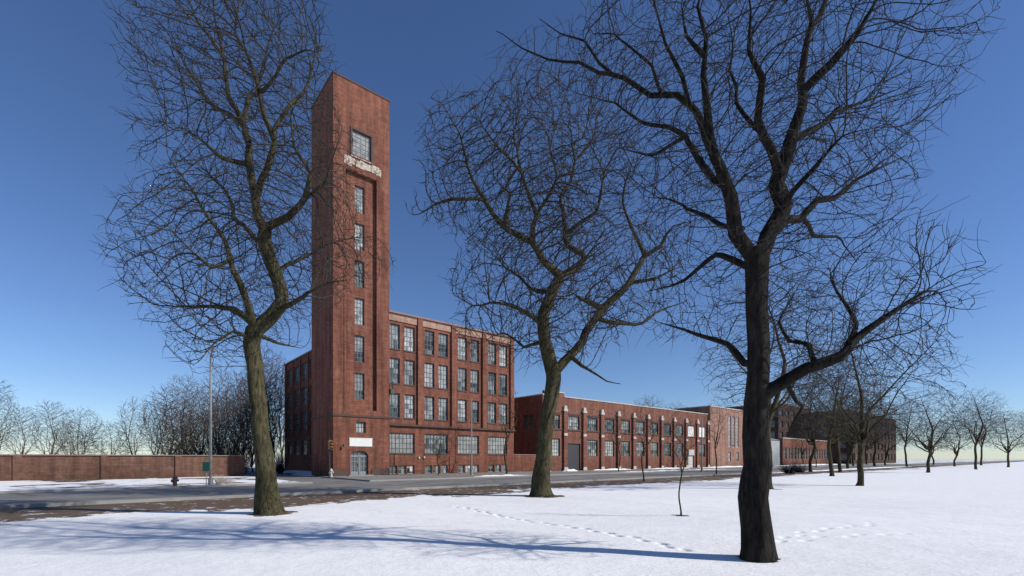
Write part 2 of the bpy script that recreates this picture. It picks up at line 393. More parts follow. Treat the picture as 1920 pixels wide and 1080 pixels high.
y3=8.3
T3=[
 [(1420,1046,0,33),(1420,1030,0,30),(1418,990,0,27),(1415,900,0,25),(1418,800,0,22),(1420,700,0,19),(1420,600,0,18.5),(1419,520,0,20),(1420,480,0,22)],
 [(1415,488,0,15),(1397,430,-0.2,15),(1380,372,-0.3,14),(1342,300,-0.4,11),(1328,200,-0.4,9.5),(1325,110,-0.4,8.5),(1323,40,-0.4,8),(1330,-60,-0.4,6)],
 [(1428,478,0,17),(1455,405,0.2,17),(1467,330,0.3,16),(1483,262,0.4,14),(1508,165,0.4,12),(1515,60,0.4,11),(1512,-60,0.4,8)],
 [(1465,335,0.3,10),(1434,255,0.0,9),(1415,155,-0.3,8),(1408,60,-0.5,6.5),(1400,-50,-0.6,5)],
 [(1445,440,0.1,10),(1500,402,0.5,8),(1560,370,0.9,6.5),(1613,328,1.2,5),(1700,290,1.6,3)],
 [(1508,165,0.4,10),(1560,118,0.1,9),(1613,55,-0.2,7.5),(1670,-40,-0.5,5)],
 [(1342,300,-0.4,9),(1296,212,0,7),(1240,180,0.3,6),(1150,140,0.6,5),(1055,120,0.9,4),(985,95,1.1,3),(930,62,1.2,2)],
 [(1380,372,-0.3,9),(1335,340,0.4,7),(1285,255,0.9,6),(1215,235,1.2,4.5),(1160,190,1.5,3.5),(1090,175,1.7,2)],
 [(1436,738,0,15),(1475,718,-0.1,13),(1530,692,-0.3,12),(1585,655,-0.4,11),(1640,610,-0.4,9),(1720,550,-0.3,6),(1780,530,-0.2,3)],
 [(1402,690,0,8),(1360,650,0.4,6),(1300,630,0.9,5),(1225,600,1.4,3)],
 [(1412,505,0,8),(1352,482,0.5,5.5),(1290,520,1.0,4.5),(1215,540,1.5,2.5)],
 [(1585,655,-0.4,6),(1600,600,-0.1,5),(1570,540,0.2,4),(1560,500,0.4,2.5)],
 [(1296,212,0,5),(1270,130,-0.3,4.5),(1245,60,-0.5,3.5),(1215,-30,-0.6,2)],
 [(1483,262,0.4,7),(1540,240,0.8,6),(1600,190,1.2,4.5),(1680,170,1.5,3)],
 [(1397,430,-0.2,7),(1340,420,0.5,5),(1280,380,1.0,4),(1210,370,1.4,2.5)],
 [(1455,405,0.2,7),(1520,330,-0.5,5.5),(1575,260,-0.9,4),(1620,240,-1.1,3)],
 [(1434,255,0,5),(1380,190,0.5,4),(1375,100,0.9,3),(1360,30,1.1,2)],
 [(1530,692,-0.3,6),(1500,640,0.3,5),(1460,600,0.9,3.5),(1500,540,1.3,2.5)],
 [(1475,718,-0.1,5),(1510,760,0.4,4),(1480,810,0.9,2.5)],
 [(1515,60,0.4,6),(1560,-20,0.6,4),(1600,-80,0.6,3)],
 [(1325,110,-0.4,6),(1290,60,-0.8,4),(1275,0,-1.0,3)],
 [(1240,180,0.3,4),(1200,110,0.0,3),(1165,60,-0.2,2.4),(1120,50,-0.3,1.6)],
 [(1285,255,0.9,4),(1230,290,1.5,3),(1170,280,1.9,2)],
 [(1500,402,0.5,5),(1530,440,1.1,4),(1580,450,1.6,3),(1610,490,1.9,2)],
 [(1150,140,0.6,3.5),(1100,80,0.9,2.6),(1050,60,1.1,2),(1010,30,1.2,1.4)],
]
rg=np.random.default_rng(13)
A3=np.vstack([ell(W(1430,100,y3),(3.3,2.6,2.8),6600,rg),ell(W(1430,370,y3+0.3),(2.4,2.2,1.7),3000,rg),ell(W(1590,570,y3),(1.7,1.8,1.5),1700,rg),ell(W(1240,300,y3+1),(1.2,1.0,1.1),600,rg)])
A3=voids(A3,34,0.45,rg)
A3=np.vstack([A3,ell(W(1110,120,y3+1.2),(2.0,0.8,0.7),700,rg),ell(W(1290,580,y3+0.9),(1.0,1.0,0.7),350,rg)])
hero_tree(W(1420,1042.9,y3),[tr(l,y3,1.0) for l in T3],A3,"large dark-barked leafless tree with thick trunk in snow","tree",M_BARKD,M_TWIGD,k=20,D=0.125,dk=0.155,di=1.7,seed=3,r0=0.0040,maxn=25000,twig=0.5,tl=0.38,ls=0.88)

def generic(seed,H,spread,th,r,D,dk,na,r0,nlimb=6,tm=M_TWIGM,bmn=M_BARK,up=0.08):
    rg=np.random.default_rng(seed)
    tr0=[(0,0,-0.05,r*1.5),(0,0,0.3,r*1.1),(rg.normal()*0.1,rg.normal()*0.1,th*0.5,r),(rg.normal()*0.2,rg.normal()*0.2,th,r*0.9),(rg.normal()*0.4,rg.normal()*0.4,th+(H-th)*0.4,r*0.55),(rg.normal()*0.6,rg.normal()*0.6,H*0.88,r*0.15)]
    limbs=[tr0]
    for i in range(nlimb):
        a=i*2*math.pi/nlimb+rg.random(); z0=th*(0.9+0.5*rg.random()); R=spread*(0.6+0.3*rg.random())
        ux,uy=math.cos(a),math.sin(a); zt=z0+(H-z0)*(0.35+0.5*rg.random())
        limbs.append([(0,0,z0,r*0.5),(ux*R*0.3,uy*R*0.3,z0+(zt-z0)*0.35,r*0.38),(ux*R*0.65+rg.normal()*0.3,uy*R*0.65+rg.normal()*0.3,z0+(zt-z0)*0.65,r*0.25),(ux*R,uy*R,zt,r*0.1)])
    zc=(th+H)/2+0.3
    A=ell((0,0,zc),(spread,spread,(H-th)*0.5),na,rg); A=voids(A,16,spread*0.2,rg)
    P,PR,R,nl=grow(limbs,A,D,dk,D*12,seed,r0=r0,maxn=9000,twig=0.5,tl=D*2.0,up=up,zig=0.7,e=2.15)
    return (rings(P,PR,R,range(nl),8,"trunk",bmn,lump=0.03),rings(P,PR,R,range(nl,len(P)),3,"crown",tm))
G=[generic(21,13,5.0,3.2,0.19,0.34,0.38,3600,0.010),generic(22,14,4.4,4.0,0.18,0.34,0.38,3600,0.010,7),generic(23,11,5.2,2.6,0.18,0.33,0.38,3200,0.010,8)]
GB=[generic(41,16,3.2,2.0,0.12,0.36,0.40,3000,0.014,9,M_TWIGF,M_TWIGF,0.5),generic(42,15,2.6,1.6,0.11,0.36,0.40,2700,0.014,9,M_TWIGF,M_TWIGF,0.55),generic(43,11,3.8,0.8,0.10,0.34,0.40,2700,0.014,10,M_TWIGM,M_TWIGM,0.4)]
GS=[generic(31,6.0,1.3,2.2,0.06,0.16,0.2,420,0.006,5,up=0.3),generic(32,5.5,1.1,2.0,0.055,0.16,0.2,350,0.006,4,up=0.35)]
def place(meshes,x,y,s,rot,label,name="bare_tree",cat="tree",group=None,z=0.0,sz=None):
    o=thing(name,label,cat,(x,y,z),rot,group)
    sz=sz or s
    a=newobj("trunk",meshes[0],o); b=newobj("crown",meshes[1],o)
    o.scale=(s,s,sz); return o
def gx(u,d): return (u-960)/F*d
PARK="bare trees on the snowy parkland"
for (g,u,d,s,r,lab) in [(1,1443,26.6,0.88,0.4,"slender leafless park tree rising from snow"),(0,1560,46,0.9,1.0,"leafless tree beside the avenue"),(2,1612,30,0.95,2.2,"leafless park tree on the snow"),
     (2,1740,58,0.9,1.7,"leafless park tree on the snow"),(2,1590,75,1.1,0.7,"leafless park tree on the snow"),(1,1830,75,0.9,0.2,"leafless park tree on the snow"),(0,1520,62,1.0,3.0,"leafless tree beside the avenue"),(1,1575,58,1.0,5.0,"leafless park tree on the snow")]:
    place(G[g],gx(u,d),d,s,r,lab,group=PARK)
BK="bare trees behind the brick wall"
rr=random.Random(9)
for (u,d,s) in [(292,60,0.85),(318,58,1.0),(338,70,1.05),(356,60,0.7),(375,72,1.15),(398,62,0.85),(418,68,1.0),(436,58,0.9),(455,72,1.2),(474,62,1.0),(495,78,1.4),(512,74,1.3),(345,95,1.5),(410,100,1.4),(470,98,1.6),(250,65,0.9),(205,58,0.8),(150,70,0.9),(95,62,0.8),(40,75,0.9),(-10,62,0.9),(130,95,1.0),(528,98,1.6),(328,64,0.8),(387,84,1.3),(445,86,1.3),(486,68,1.1)]:
    place(GB[rr.randrange(3)],gx(u,d),d,s*0.85,rr.random()*6,"leafless tree rising behind a low brick wall",group=BK,sz=s*rr.uniform(0.66,1.0))
for (u,d,s) in [(1480,150,0.9),(1505,120,0.75),(1600,110,1.0),(1625,135,1.1),(1660,120,1.0),(1700,100,1.0),(1750,130,1.1),(1790,105,1.0),(1840,120,1.1),(1890,95,1.0),(1930,130,1.2),(1550,170,1.0),(1215,110,1.15),(1265,118,1.1),(1180,105,0.9),(1610,95,1.1),(1640,105,1.2)]:
    place(G[rr.randrange(3)],gx(u,d),d,s,rr.random()*6,"distant leafless tree beyond the avenue",group="distant bare trees")
def street_tree(i,u,v,s,lab,sz=None,g=None,zb=0):
    d=EYE*F/(v-860.0); place((g or GS)[i],gx(u,d),d,s,i+u,lab,name="young_tree" if s<1.3 and g is None else "street_tree",group="young street trees",sz=sz,z=zb)
street_tree(1,1277,968,0.42,"thin bare sapling planted in the snow",0.56)
street_tree(1,1207,903,0.95,"thin bare street tree beside the roadway",1.05)
street_tree(0,1343,891,1.1,"thin bare street tree beside the roadway",1.3)
street_tree(1,950,890,1.5,"thin bare street tree before the factory wall",1.75)
street_tree(0,822,893,0.95,"small bare street tree before the factory wall",0.75)
street_tree(1,1160,886,1.1,"thin bare street tree beside the roadway",1.3)
street_tree(0,1530,876,1.3,"bare street tree before the low factory",1.2)

# ------------------------------------------------------------------ ground
def axis(lo,hi,step,far):
    a=list(np.arange(lo,hi,step)); s=step; x=hi
    right=[]
    while x<far: right.append(x); s*=1.35; x+=s
    right.append(far); left=[]; s=step*1.35; x=lo-s
    while x>-far: left.append(x); s*=1.35; x-=s
    left.append(-far)
    return np.array(left[::-1]+a+right)
xs=axis(-13,13,0.045,4000.); ys=axis(6,21,0.045,4000.)
X,Y=np.meshgrid(xs,ys)
Tt=(X-P0[0])*E2[0]+(Y-P0[1])*E2[1]
fade=np.clip((-24-Tt)/4,0,1)*np.clip((60-np.hypot(X,Y))/20,0,1)
Z=fade*(0.03*np.sin(X*0.5+Y*0.25+1)+0.02*np.sin(Y*0.8-X*0.3)+0.007*np.sin(X*1.7+Y*1.3)+0.005*np.sin(Y*2.6+X*0.9+np.sin(X)))
def foot(cx,cy,d,depth):
    ix=np.searchsorted(xs,[cx-0.4,cx+0.4]); iy=np.searchsorted(ys,[cy-0.4,cy+0.4])
    sx=X[iy[0]:iy[1],ix[0]:ix[1]]-cx; sy=Y[iy[0]:iy[1],ix[0]:ix[1]]-cy
    a=sx*d[0]+sy*d[1]; b=-sx*d[1]+sy*d[0]; q=(a/0.13)**2+(b/0.065)**2
    Z[iy[0]:iy[1],ix[0]:ix[1]]+= -depth*np.exp(-q**2)
def trail(pts,step,side,rng,depth=0.05):
    pts=np.array(pts,float)
    seg=np.linalg.norm(np.diff(pts,axis=0),axis=1); tot=seg.sum(); cs=np.concatenate([[0],np.cumsum(seg)]); q=0; k=0
    while q<tot:
        x=np.interp(q,cs,pts[:,0]);y=np.interp(q,cs,pts[:,1]); x2=np.interp(q+0.1,cs,pts[:,0]);y2=np.interp(q+0.1,cs,pts[:,1])
        d=np.array([x2-x,y2-y]); d/=max(np.linalg.norm(d),1e-6); nn=np.array([-d[1],d[0]])*(side if k%2 else -side)
        foot(x+nn[0]+rng.normal()*0.03,y+nn[1]+rng.normal()*0.03,d,depth*rng.uniform(0.6,1.1)); q+=step*(0.85+0.3*rng.random()); k+=1
rf=np.random.default_rng(5)
def g(u,v): d=EYE*F/(v-860.0); return (gx(u,d),d)
trail([g(860,950),g(960,968),g(1080,988),g(1200,1008),g(1290,1030)],0.38,0.07,rf,0.07)
trail([g(1640,985),g(1520,998),g(1440,1018)],0.5,0.08,rf,0.045)
trail([g(1700,1002),g(1560,1008),g(1480,1014)],0.55,0.08,rf,0.045)
V=np.stack([X,Y,Z],2).reshape(-1,3); nx=len(xs);ny=len(ys)
I=np.arange(nx*ny).reshape(ny,nx); Fq=np.stack([I[:-1,:-1],I[:-1,1:],I[1:,1:],I[1:,:-1]],2).reshape(-1,4)
m=bpy.data.meshes.new("ground"); m.vertices.add(len(V)); m.vertices.foreach_set("co",V.ravel().astype(np.float32))
m.loops.add(Fq.size); m.loops.foreach_set("vertex_index",Fq.ravel().astype(np.int32))
m.polygons.add(len(Fq)); m.polygons.foreach_set("loop_start",(np.arange(len(Fq))*4).astype(np.int32)); m.polygons.foreach_set("loop_total",np.full(len(Fq),4,np.int32))
m.update(calc_edges=True); m.polygons.foreach_set("use_smooth",np.ones(len(Fq),bool))
gm,nt,b=new_mat("snow_and_turf"); tc=N(nt,"ShaderNodeTexCoord").outputs["Object"]
sp=N(nt,"ShaderNodeSeparateXYZ"); L(nt,tc,sp.inputs[0])
tt=math_n(nt,'ADD',math_n(nt,'ADD',math_n(nt,'MULTIPLY',sp.outputs[0],float(E2[0])),math_n(nt,'MULTIPLY',sp.outputs[1],float(E2[1]))),float(-(P0[0]*E2[0]+P0[1]*E2[1])))
n1=noise(nt,tc,0.16,5,0.6); n2=noise(nt,tc,1.6,6,0.65); n3=noise(nt,tc,9,5,0.7)
wob=math_n(nt,'ADD',math_n(nt,'MULTIPLY',math_n(nt,'SUBTRACT',n1,0.5),11.0),math_n(nt,'MULTIPLY',math_n(nt,'SUBTRACT',n2,0.5),5.5))
edge=math_n(nt,'ADD',tt,wob)
mk=math_n(nt,'MULTIPLY',math_n(nt,'ADD',edge,25.2),1.6,clamp=True)
far=math_n(nt,'MULTIPLY',math_n(nt,'SUBTRACT',tt,-9.0),0.5,clamp=True)
patch=ramp(nt,n1,[(0.50,0.0),(0.58,1.0)])
mk=math_n(nt,'MULTIPLY',mk,math_n(nt,'SUBTRACT',1.0,math_n(nt,'MULTIPLY',far,math_n(nt,'SUBTRACT',1.0,patch))))
def ringmask(x,y,r,cur):
    dx=math_n(nt,'SUBTRACT',sp.outputs[0],x);dy=math_n(nt,'SUBTRACT',sp.outputs[1],y)
    d=math_n(nt,'SQRT',math_n(nt,'ADD',math_n(nt,'MULTIPLY',dx,dx),math_n(nt,'MULTIPLY',dy,dy)))
    d=math_n(nt,'ADD',d,math_n(nt,'MULTIPLY',math_n(nt,'SUBTRACT',n2,0.5),0.9))
    q=math_n(nt,'MULTIPLY',math_n(nt,'SUBTRACT',r,d),8.0,clamp=True)
    return math_n(nt,'MAXIMUM',cur,q)
for (x,y,r) in [(gx(514,14.5),14.42,0.7),(gx(1020,21.7),21.6,1.0),(gx(1277,14.06),14.06,0.28),(gx(1420,8.3),8.3,0.36),(gx(1443,26.6),26.6,0.7)]:
    mk=ringmask(x,y,r,mk)
snowc=mix(nt,ramp(nt,n2,[(0.3,0.0),(0.7,1.0)]),(0.79,0.79,0.785),(0.88,0.875,0.865))
lit=ramp(nt,noise(nt,tc,26,3,0.6),[(0.68,0.0),(0.73,1.0)])
snowc=mix(nt,math_n(nt,'MULTIPLY',lit,0.3),snowc,(0.25,0.2,0.15))
turf=mix(nt,n3,(0.045,0.032,0.022),(0.20,0.14,0.095))
turf=mix(nt,math_n(nt,'MULTIPLY',ramp(nt,n2,[(0.59,0.0),(0.63,1.0)]),0.75),turf,(0.75,0.76,0.78))
mk2=ramp(nt,math_n(nt,'ADD',mk,math_n(nt,'MULTIPLY',math_n(nt,'SUBTRACT',n3,0.5),0.7)),[(0.42,0.0),(0.58,1.0)])
col=mix(nt,mk2,snowc,turf); L(nt,col,b.inputs["Base Color"]); b.inputs["Roughness"].default_value=0.75; b.inputs["Specular IOR Level"].default_value=0.15
n4=noise(nt,mapping(nt,tc,(1.0,2.2,1)),4.0,6,0.7)
hh=math_n(nt,'ADD',math_n(nt,'MULTIPLY',n2,0.6),math_n(nt,'ADD',math_n(nt,'MULTIPLY',n3,0.3),math_n(nt,'MULTIPLY',n4,0.6))); bump(nt,hh,b,0.55,0.07)
m.materials.append(gm); o=newobj("ground",m); o["kind"]="structure"

def structure(mb,name,mat):
    o=mb.obj(name,mat); o.location=ST(0,0,0); o.rotation_euler=(0,0,TH); o["kind"]="structure"; return o
def asphalt(name,a,c):
    m,nt,b=new_mat(name); tc=N(nt,"ShaderNodeTexCoord").outputs["Object"]
    n=noise(nt,mapping(nt,tc,(0.05,0.9,1)),1.0,6,0.6); k=noise(nt,tc,0.5,6,0.65); f=noise(nt,tc,30,3)
    col=mix(nt,ramp(nt,n,[(0.3,0.0),(0.7,1.0)]),a,c)
    col=mix(nt,1.0,col,ramp(nt,k,[(0.35,0.7),(0.65,1.15)]),'MULTIPLY'); col=mix(nt,1.0,col,ramp(nt,f,[(0.3,0.8),(0.7,1.15)]),'MULTIPLY')
    vo=N(nt,"ShaderNodeTexVoronoi",feature='DISTANCE_TO_EDGE'); vo.inputs["Scale"].default_value=0.22
    L(nt,mapping(nt,tc,(0.5,1,1)),vo.inputs["Vector"])
    cr=ramp(nt,vo.outputs["Distance"],[(0.0,0.45),(0.012,1.0)]); col=mix(nt,1.0,col,cr,'MULTIPLY')
    L(nt,col,b.inputs["Base Color"]); b.inputs["Roughness"].default_value=0.85; bump(nt,f,b,0.2,0.01); return m
M_ASPH=asphalt("salted_asphalt",(0.13,0.126,0.12),(0.25,0.24,0.225))
M_PAVE=asphalt("pavement_concrete",(0.17,0.16,0.145),(0.29,0.275,0.25))
mb=MB(); mb.quad((-300,-20,.004),(800,-20,.004),(800,-10,.004),(-300,-10,.004)); structure(mb,"road",M_ASPH)
mb=MB(); mb.quad((-5,-9.85,.006),(-0.9,-9.85,.006),(-0.9,90,.006),(-5,90,.006)); structure(mb,"side_road",M_ASPH)
mb=MB(); mb.box(-300,800,-20.2,-20,-0.05,0.12); structure(mb,"road_kerb",M_CONC)
mb=MB(); mb.box(-300,-5,-10,-9.85,-0.05,0.12); mb.box(-0.9,800,-10,-9.85,-0.05,0.12); structure(mb,"pavement_kerb",M_CONC)
mb=MB(); mb.box(-0.9,170,-9.85,0.6,-0.05,0.10); structure(mb,"pavement",M_PAVE)
mb=MB()
for k in range(-6,40):
    mb.quad((k*9,-15.06,.008),(k*9+3,-15.06,.008),(k*9+3,-14.94,.008),(k*9,-14.94,.008))
structure(mb,"road_marking",simple("worn_line_paint",(0.34,0.32,0.25),0.8,0.3,3))
def ridge(s0,s1,t,w,h,seed):
    r=np.random.default_rng(seed); mb=MB(); n=max(6,int((s1-s0)/0.5)); k=6; base=0.1 if t>-9.85 and s0>-1 else 0.0
    for i in range(n+1):
        f=math.sin(math.pi*i/n)**0.5 if 0<i<n else 0.05
        hh=h*f*(0.45+r.random()*0.8); ww=w*f*(0.6+r.random()*0.6); off=r.normal()*w*0.12
        for j in range(k+1):
            a=math.pi*j/k; mb.v.append((s0+(s1-s0)*i/n,t+off-ww*math.cos(a),base-0.02+hh*math.sin(a)))
    for i in range(n):
        for j in range(k):
            a=i*(k+1)+j; mb.f.append((a,a+1,a+k+2,a+k+1))
    o=mb.obj("snow_bank",M_SNOW,smooth=True); o.location=ST(0,0,0); o.rotation_euler=(0,0,TH); o["kind"]="structure"
M_SNOW=simple("piled_snow",(0.78,0.785,0.79),0.8,0.06,2)
for a in [(24,27,-1.2,0.35,0.3),(28,31,-2,0.4,0.3),(35,44,-1.0,0.5,0.22),(46,60,-1.6,0.5,0.2),(62,84,-2,0.6,0.25),(90,140,-3,0.8,0.3),(-40,-7,-8.6,0.7,0.2),(40,120,-20.9,0.6,0.15),(9,16,-9.0,0.5,0.12),(30,58,-8.9,0.45,0.14)]:
    ridge(*a,seed=int(a[0]+100))

# ------------------------------------------------------------------ buildings
def wall(mb,a0,a1,z0,z1,ops,mp,reveal=0.22):
    A=sorted(set([a0,a1]+[x for o in ops for x in o[:2]])); Zs=sorted(set([z0,z1]+[x for o in ops for x in o[2:4]]))
    for i in range(len(A)-1):
        for j in range(len(Zs)-1):
            ca=(A[i]+A[i+1])/2; cz=(Zs[j]+Zs[j+1])/2
            if any(o[0]<ca<o[1] and o[2]<cz<o[3] for o in ops): continue
            mb.quad(mp(A[i],0,Zs[j]),mp(A[i+1],0,Zs[j]),mp(A[i+1],0,Zs[j+1]),mp(A[i],0,Zs[j+1]))
    for o in ops:
        a,c,z,y=o[:4]; r=reveal
        mb.quad(mp(a,0,z),mp(a,r,z),mp(a,r,y),mp(a,0,y)); mb.quad(mp(c,0,z),mp(c,0,y),mp(c,r,y),mp(c,r,z))
        mb.quad(mp(a,0,z),mp(c,0,z),mp(c,r,z),mp(a,r,z)); mb.quad(mp(a,0,y),mp(a,r,y),mp(c,r,y),mp(c,0,y))
FRONT=lambda off=0.0:(lambda a,d,z:(a,off+d,z))
LEFT=lambda xs_:(lambda a,d,z:(xs_+d,a,z))
_wc={}
def window_meshes(w,h,nx,nz,fm,gmn):
    key=(round(w,2),round(h,2),nx,nz,fm.name,gmn.name)
    if key in _wc: return _wc[key]
    mb=MB(); fr=0.06
    mb.box(-w/2,-w/2+fr,0,0.09,0,h); mb.box(w/2-fr,w/2,0,0.09,0,h)
    mb.box(-w/2+fr,w/2-fr,0,0.09,0,fr); mb.box(-w/2+fr,w/2-fr,0,0.09,h-fr,h)
    for i in range(1,nx): x=-w/2+w*i/nx; mb.box(x-.022,x+.022,0.012,0.07,fr,h-fr)
    for j in range(1,nz): z=h*j/nz; mb.box(-w/2+fr,w/2-fr,0.015,0.068,z-.022,z+.022)
    gl=MB(); rr=random.Random(int(w*100+h*10))
    for i in range(nx):
        for j in range(nz):
            x0=-w/2+w*i/nx;x1=x0+w/nx;z0=h*j/nz;z1=z0+h/nz; t=[0.05+rr.uniform(-.003,.003) for _ in range(2)]; e=rr.uniform(-.003,.003)
            gl.quad((x0,t[0]-e,z0),(x1,t[1]-e,z0),(x1,t[1]+e,z1),(x0,t[0]+e,z1))
    _wc[key]=(mb.mesh("window",fm),gl.mesh("glass_pane",gmn)); return _wc[key]
def window(parent,a,c,z,y,where,depth,nx,nz,fm=M_FRAME,gmn=M_GLASS,rot=0.0,name="window",label=None):
    fr,gl=window_meshes(c-a,y-z,nx,nz,fm,gmn)
    loc=((a+c)/2,where+depth,z) if rot==0 else (where+depth,(a+c)/2,z)
    o=newobj(name,fr,parent,loc,rot); newobj("glass_pane",gl,o)
    if label: o["label"]=label
    return o
SIDE=-math.pi/2

# ---- tower
H=36.9; TW=5.5; TD=6.0
tower=thing("brick_tower","tall square red brick factory tower with stacked windows","tower",ST(0,0),TH)
mb=MB()
top_op=(1.78,3.62,30.25,32.55); door_op=(1.62,3.34,0.1,2.55); small=(2.15,3.1,4.15,5.2); rec=(1.12,4.18,6.3,28.55)
ops=[top_op,door_op,small,rec]; wall(mb,0,TW,0,H,ops,FRONT(),0.3)
tw=[]
for i in range(6): zt=27.6-3.55*i; tw.append((2.14,3.09,zt-2.5,zt))
wall(mb,rec[0],rec[1],rec[2],rec[3],tw,FRONT(0.3),0.22)
wall(mb,0,TD,0,H,[],LEFT(0))
mb.quad((TW,0,0),(TW,TD,0),(TW,TD,H),(TW,0,H)); mb.quad((0,TD,0),(TW,TD,0),(TW,TD,H),(0,TD,H))
cx=(door_op[0]+door_op[1])/2; hw=(door_op[1]-door_op[0])/2; zs=1.95; rise=0.5
arc=[(cx+hw*math.cos(math.pi*k/16),zs+rise*math.sin(math.pi*k/16)) for k in range(17)]
for k in range(16):
    (xa,za),(xb,zb)=arc[k],arc[k+1]
    mb.quad((xa,0.0,za),(xa,0.0,2.55),(xb,0.0,2.55),(xb,0.0,zb)); mb.quad((xa,0,za),(xb,0,zb),(xb,0.3,zb),(xa,0.3,za))
mb.box(1.0,1.12,-0.05,0,6.3,28.8); mb.box(4.18,4.3,-0.05,0,6.3,28.8)
mb.box(1.0,4.3,-0.07,0,28.62,28.74)
mb.obj("wall",M_BRICKT,tower)
mb=MB(); mb.box(-0.06,TW+0.06,-0.06,0.3,H,H+0.14); mb.box(-0.06,0.3,0.3,TD+0.06,H,H+0.14); mb.box(TW-0.3,TW+0.06,0.3,TD+0.06,H,H+0.14); mb.box(0.3,TW-0.3,TD-0.3,TD+0.06,H,H+0.14)
mb.obj("parapet_coping",M_BELT,tower)
mb=MB(); mb.box(0.1,TW-0.1,0.1,TD-0.1,H-0.7,H-0.6); mb.obj("roof",M_ROOF,tower)
mb=MB(); mb.box(-0.07,TW+0.02,-0.09,0.0,5.62,5.80); mb.box(-0.07,0.0,0.0,TD,5.62,5.80); mb.obj("belt_course",M_BELT,tower)
pieces("plinth",[(-0.05,door_op[0]-0.3,-0.06,-0.002,0,0.75),(door_op[1]+0.3,TW,-0.06,-0.002,0,0.75)],M_BELT,tower)
mb=MB(); mb.box(1.60,1.78,-0.08,0,30.1,32.73); mb.box(3.62,3.80,-0.08,0,30.1,32.73); mb.box(1.78,3.62,-0.08,0,32.55,32.73); mb.obj("window_surround",M_BELT,tower)
M_PATCH,nt,b=new_mat("flaking_stone"); tc=N(nt,"ShaderNodeTexCoord").outputs["Object"]
f=noise(nt,tc,2.6,7,0.8); c=ramp(nt,f,[(0.42,(0.17,0.075,0.055)),(0.46,(0.24,0.19,0.155)),(0.53,(0.46,0.42,0.35))]); L(nt,c,b.inputs["Base Color"]); b.inputs["Roughness"].default_value=0.9; bump(nt,f,b,0.7,0.04)
mb=MB(); rr2=random.Random(3); x=1.0
while x<4.6:
    w=min(rr2.uniform(0.25,0.5),4.65-x); mb.box(x,x+w,-rr2.uniform(0.03,0.06),-0.002,29.1+rr2.uniform(-0.1,0.15),29.85+rr2.uniform(-0.12,0.08)); x+=w+0.004
mb.box(1.6,3.8,-0.09,-0.002,29.98,30.06)
mb.obj("stone_band",M_PATCH,tower)
window(tower,*top_op,0,0.12,4,5,gmn=M_GLASSP,label="large steel window near the tower top")
for o_ in tw: window(tower,*o_,0.3,0.14,3,6)
window(tower,*small,0,0.2,3,2,label="small window above the entrance sign")
dz=0.1
mb=MB(); 
for k in (0,1):
    xa=door_op[0]+0.04+k*(hw); xb=xa+hw-0.06
    mb.box(xa,xa+0.09,0.20,0.26,dz,zs); mb.box(xb-0.09,xb,0.20,0.26,dz,zs); mb.box(xa+0.09,xb-0.09,0.20,0.26,dz,0.5); mb.box(xa+0.09,xb-0.09,0.20,0.26,zs-0.1,zs)
    for z in (0.95,1.4): mb.box(xa+0.09,xb-0.09,0.205,0.25,z,z+0.05)
    mb.box((xa+xb)/2-0.02,(xa+xb)/2+0.02,0.207,0.245,0.5,zs-0.1)
mb.box(door_op[0],door_op[1],0.18,0.28,zs,zs+0.08)
for xq in (cx-0.42,cx,cx+0.42): mb.box(xq-0.02,xq+0.02,0.20,0.25,zs+0.08,zs+0.42)
d=mb.obj("door",M_DOOR,tower)
mb=MB(); mb.box(door_op[0],door_op[1],0.265,0.275,dz,2.5); mb.obj("glass_pane",M_GLASSD,d)
mb=MB(); mb.box(cx-0.09,cx-0.06,0.14,0.2,0.95,1.25); mb.obj("handle",M_GALV,d)
mb=MB(); mb.box(1.5,3.72,-0.06,-0.002,2.86,3.6); mb.box(1.46,3.76,-0.08,-0.002,3.6,3.66)
sg=mb.obj("entrance_sign",M_WHITE,tower); sg["label"]="weathered white board over the entrance"
mb=MB(); mb.box(1.3,3.7,-0.5,0,0.1,0.17); mb.obj("doorstep",M_CONC,tower)
mb=MB(); mb.tube([(0.9,-0.01,3.0),(0.9,-0.25,3.0),(0.9,-0.27,2.97),(0.9,-0.27,2.75)],[0.03,0.03,0.05,0.12],8); mb.obj("wall_lamp",M_DARK,tower)

# ---- main four-storey block
BH=16.35; x0=5.5; x1=21.98; BD=36.0
main=thing("brick_factory","four-storey red brick factory with paired steel windows","factory building",ST(x0,0.35),TH)
Wd=x1-x0; cent=[7.08,11.1,15.3,19.5]; pil=[9.05,13.2,17.4,21.6]
rows=[(12.72,15.2),(9.27,11.8),(5.85,8.28)]
mb=MB(); ops=[]
for c_ in cent:
    for s_ in (-1,1):
        for (za,zb) in rows:
            q=c_-x0+s_*0.85; ops.append((q-0.59,q+0.59,za,zb))
gf=[(c_-x0-1.43,c_-x0+1.43,2.25,4.3) for c_ in cent]
bs=[]
for c_ in cent:
    for k in (-1,0,1): q=c_-x0+k*0.98; bs.append((q-0.42,q+0.42,0.15,1.02))
allops=ops+gf+bs
wall(mb,0,Wd,0,BH,allops,FRONT(),0.24)
sideops=[]
for k in range(8):
    for (za,zb) in rows+[(2.25,4.3)]:
        sideops.append((7.6+k*3.5,9.9+k*3.5,za,zb))
wall(mb,0,BD,0,BH,sideops,LEFT(0),0.24)
mb.quad((Wd,0,0),(Wd,BD,0),(Wd,BD,BH),(Wd,0,BH)); mb.quad((0,BD,0),(Wd,BD,0),(Wd,BD,BH),(0,BD,BH))
mb.obj("wall",M_BRICK,main)
pieces("pilaster",[(p-x0-0.27,p-x0+0.27,-0.22,0,5.2,BH-0.12) for p in pil]+[(-0.15,0,6.6+k*3.5,7.1+k*3.5,5.2,BH-0.12) for k in range(9)],M_BRICK,main)
edges=[0.0]+[p-x0 for p in pil]+[Wd]; bx=[]
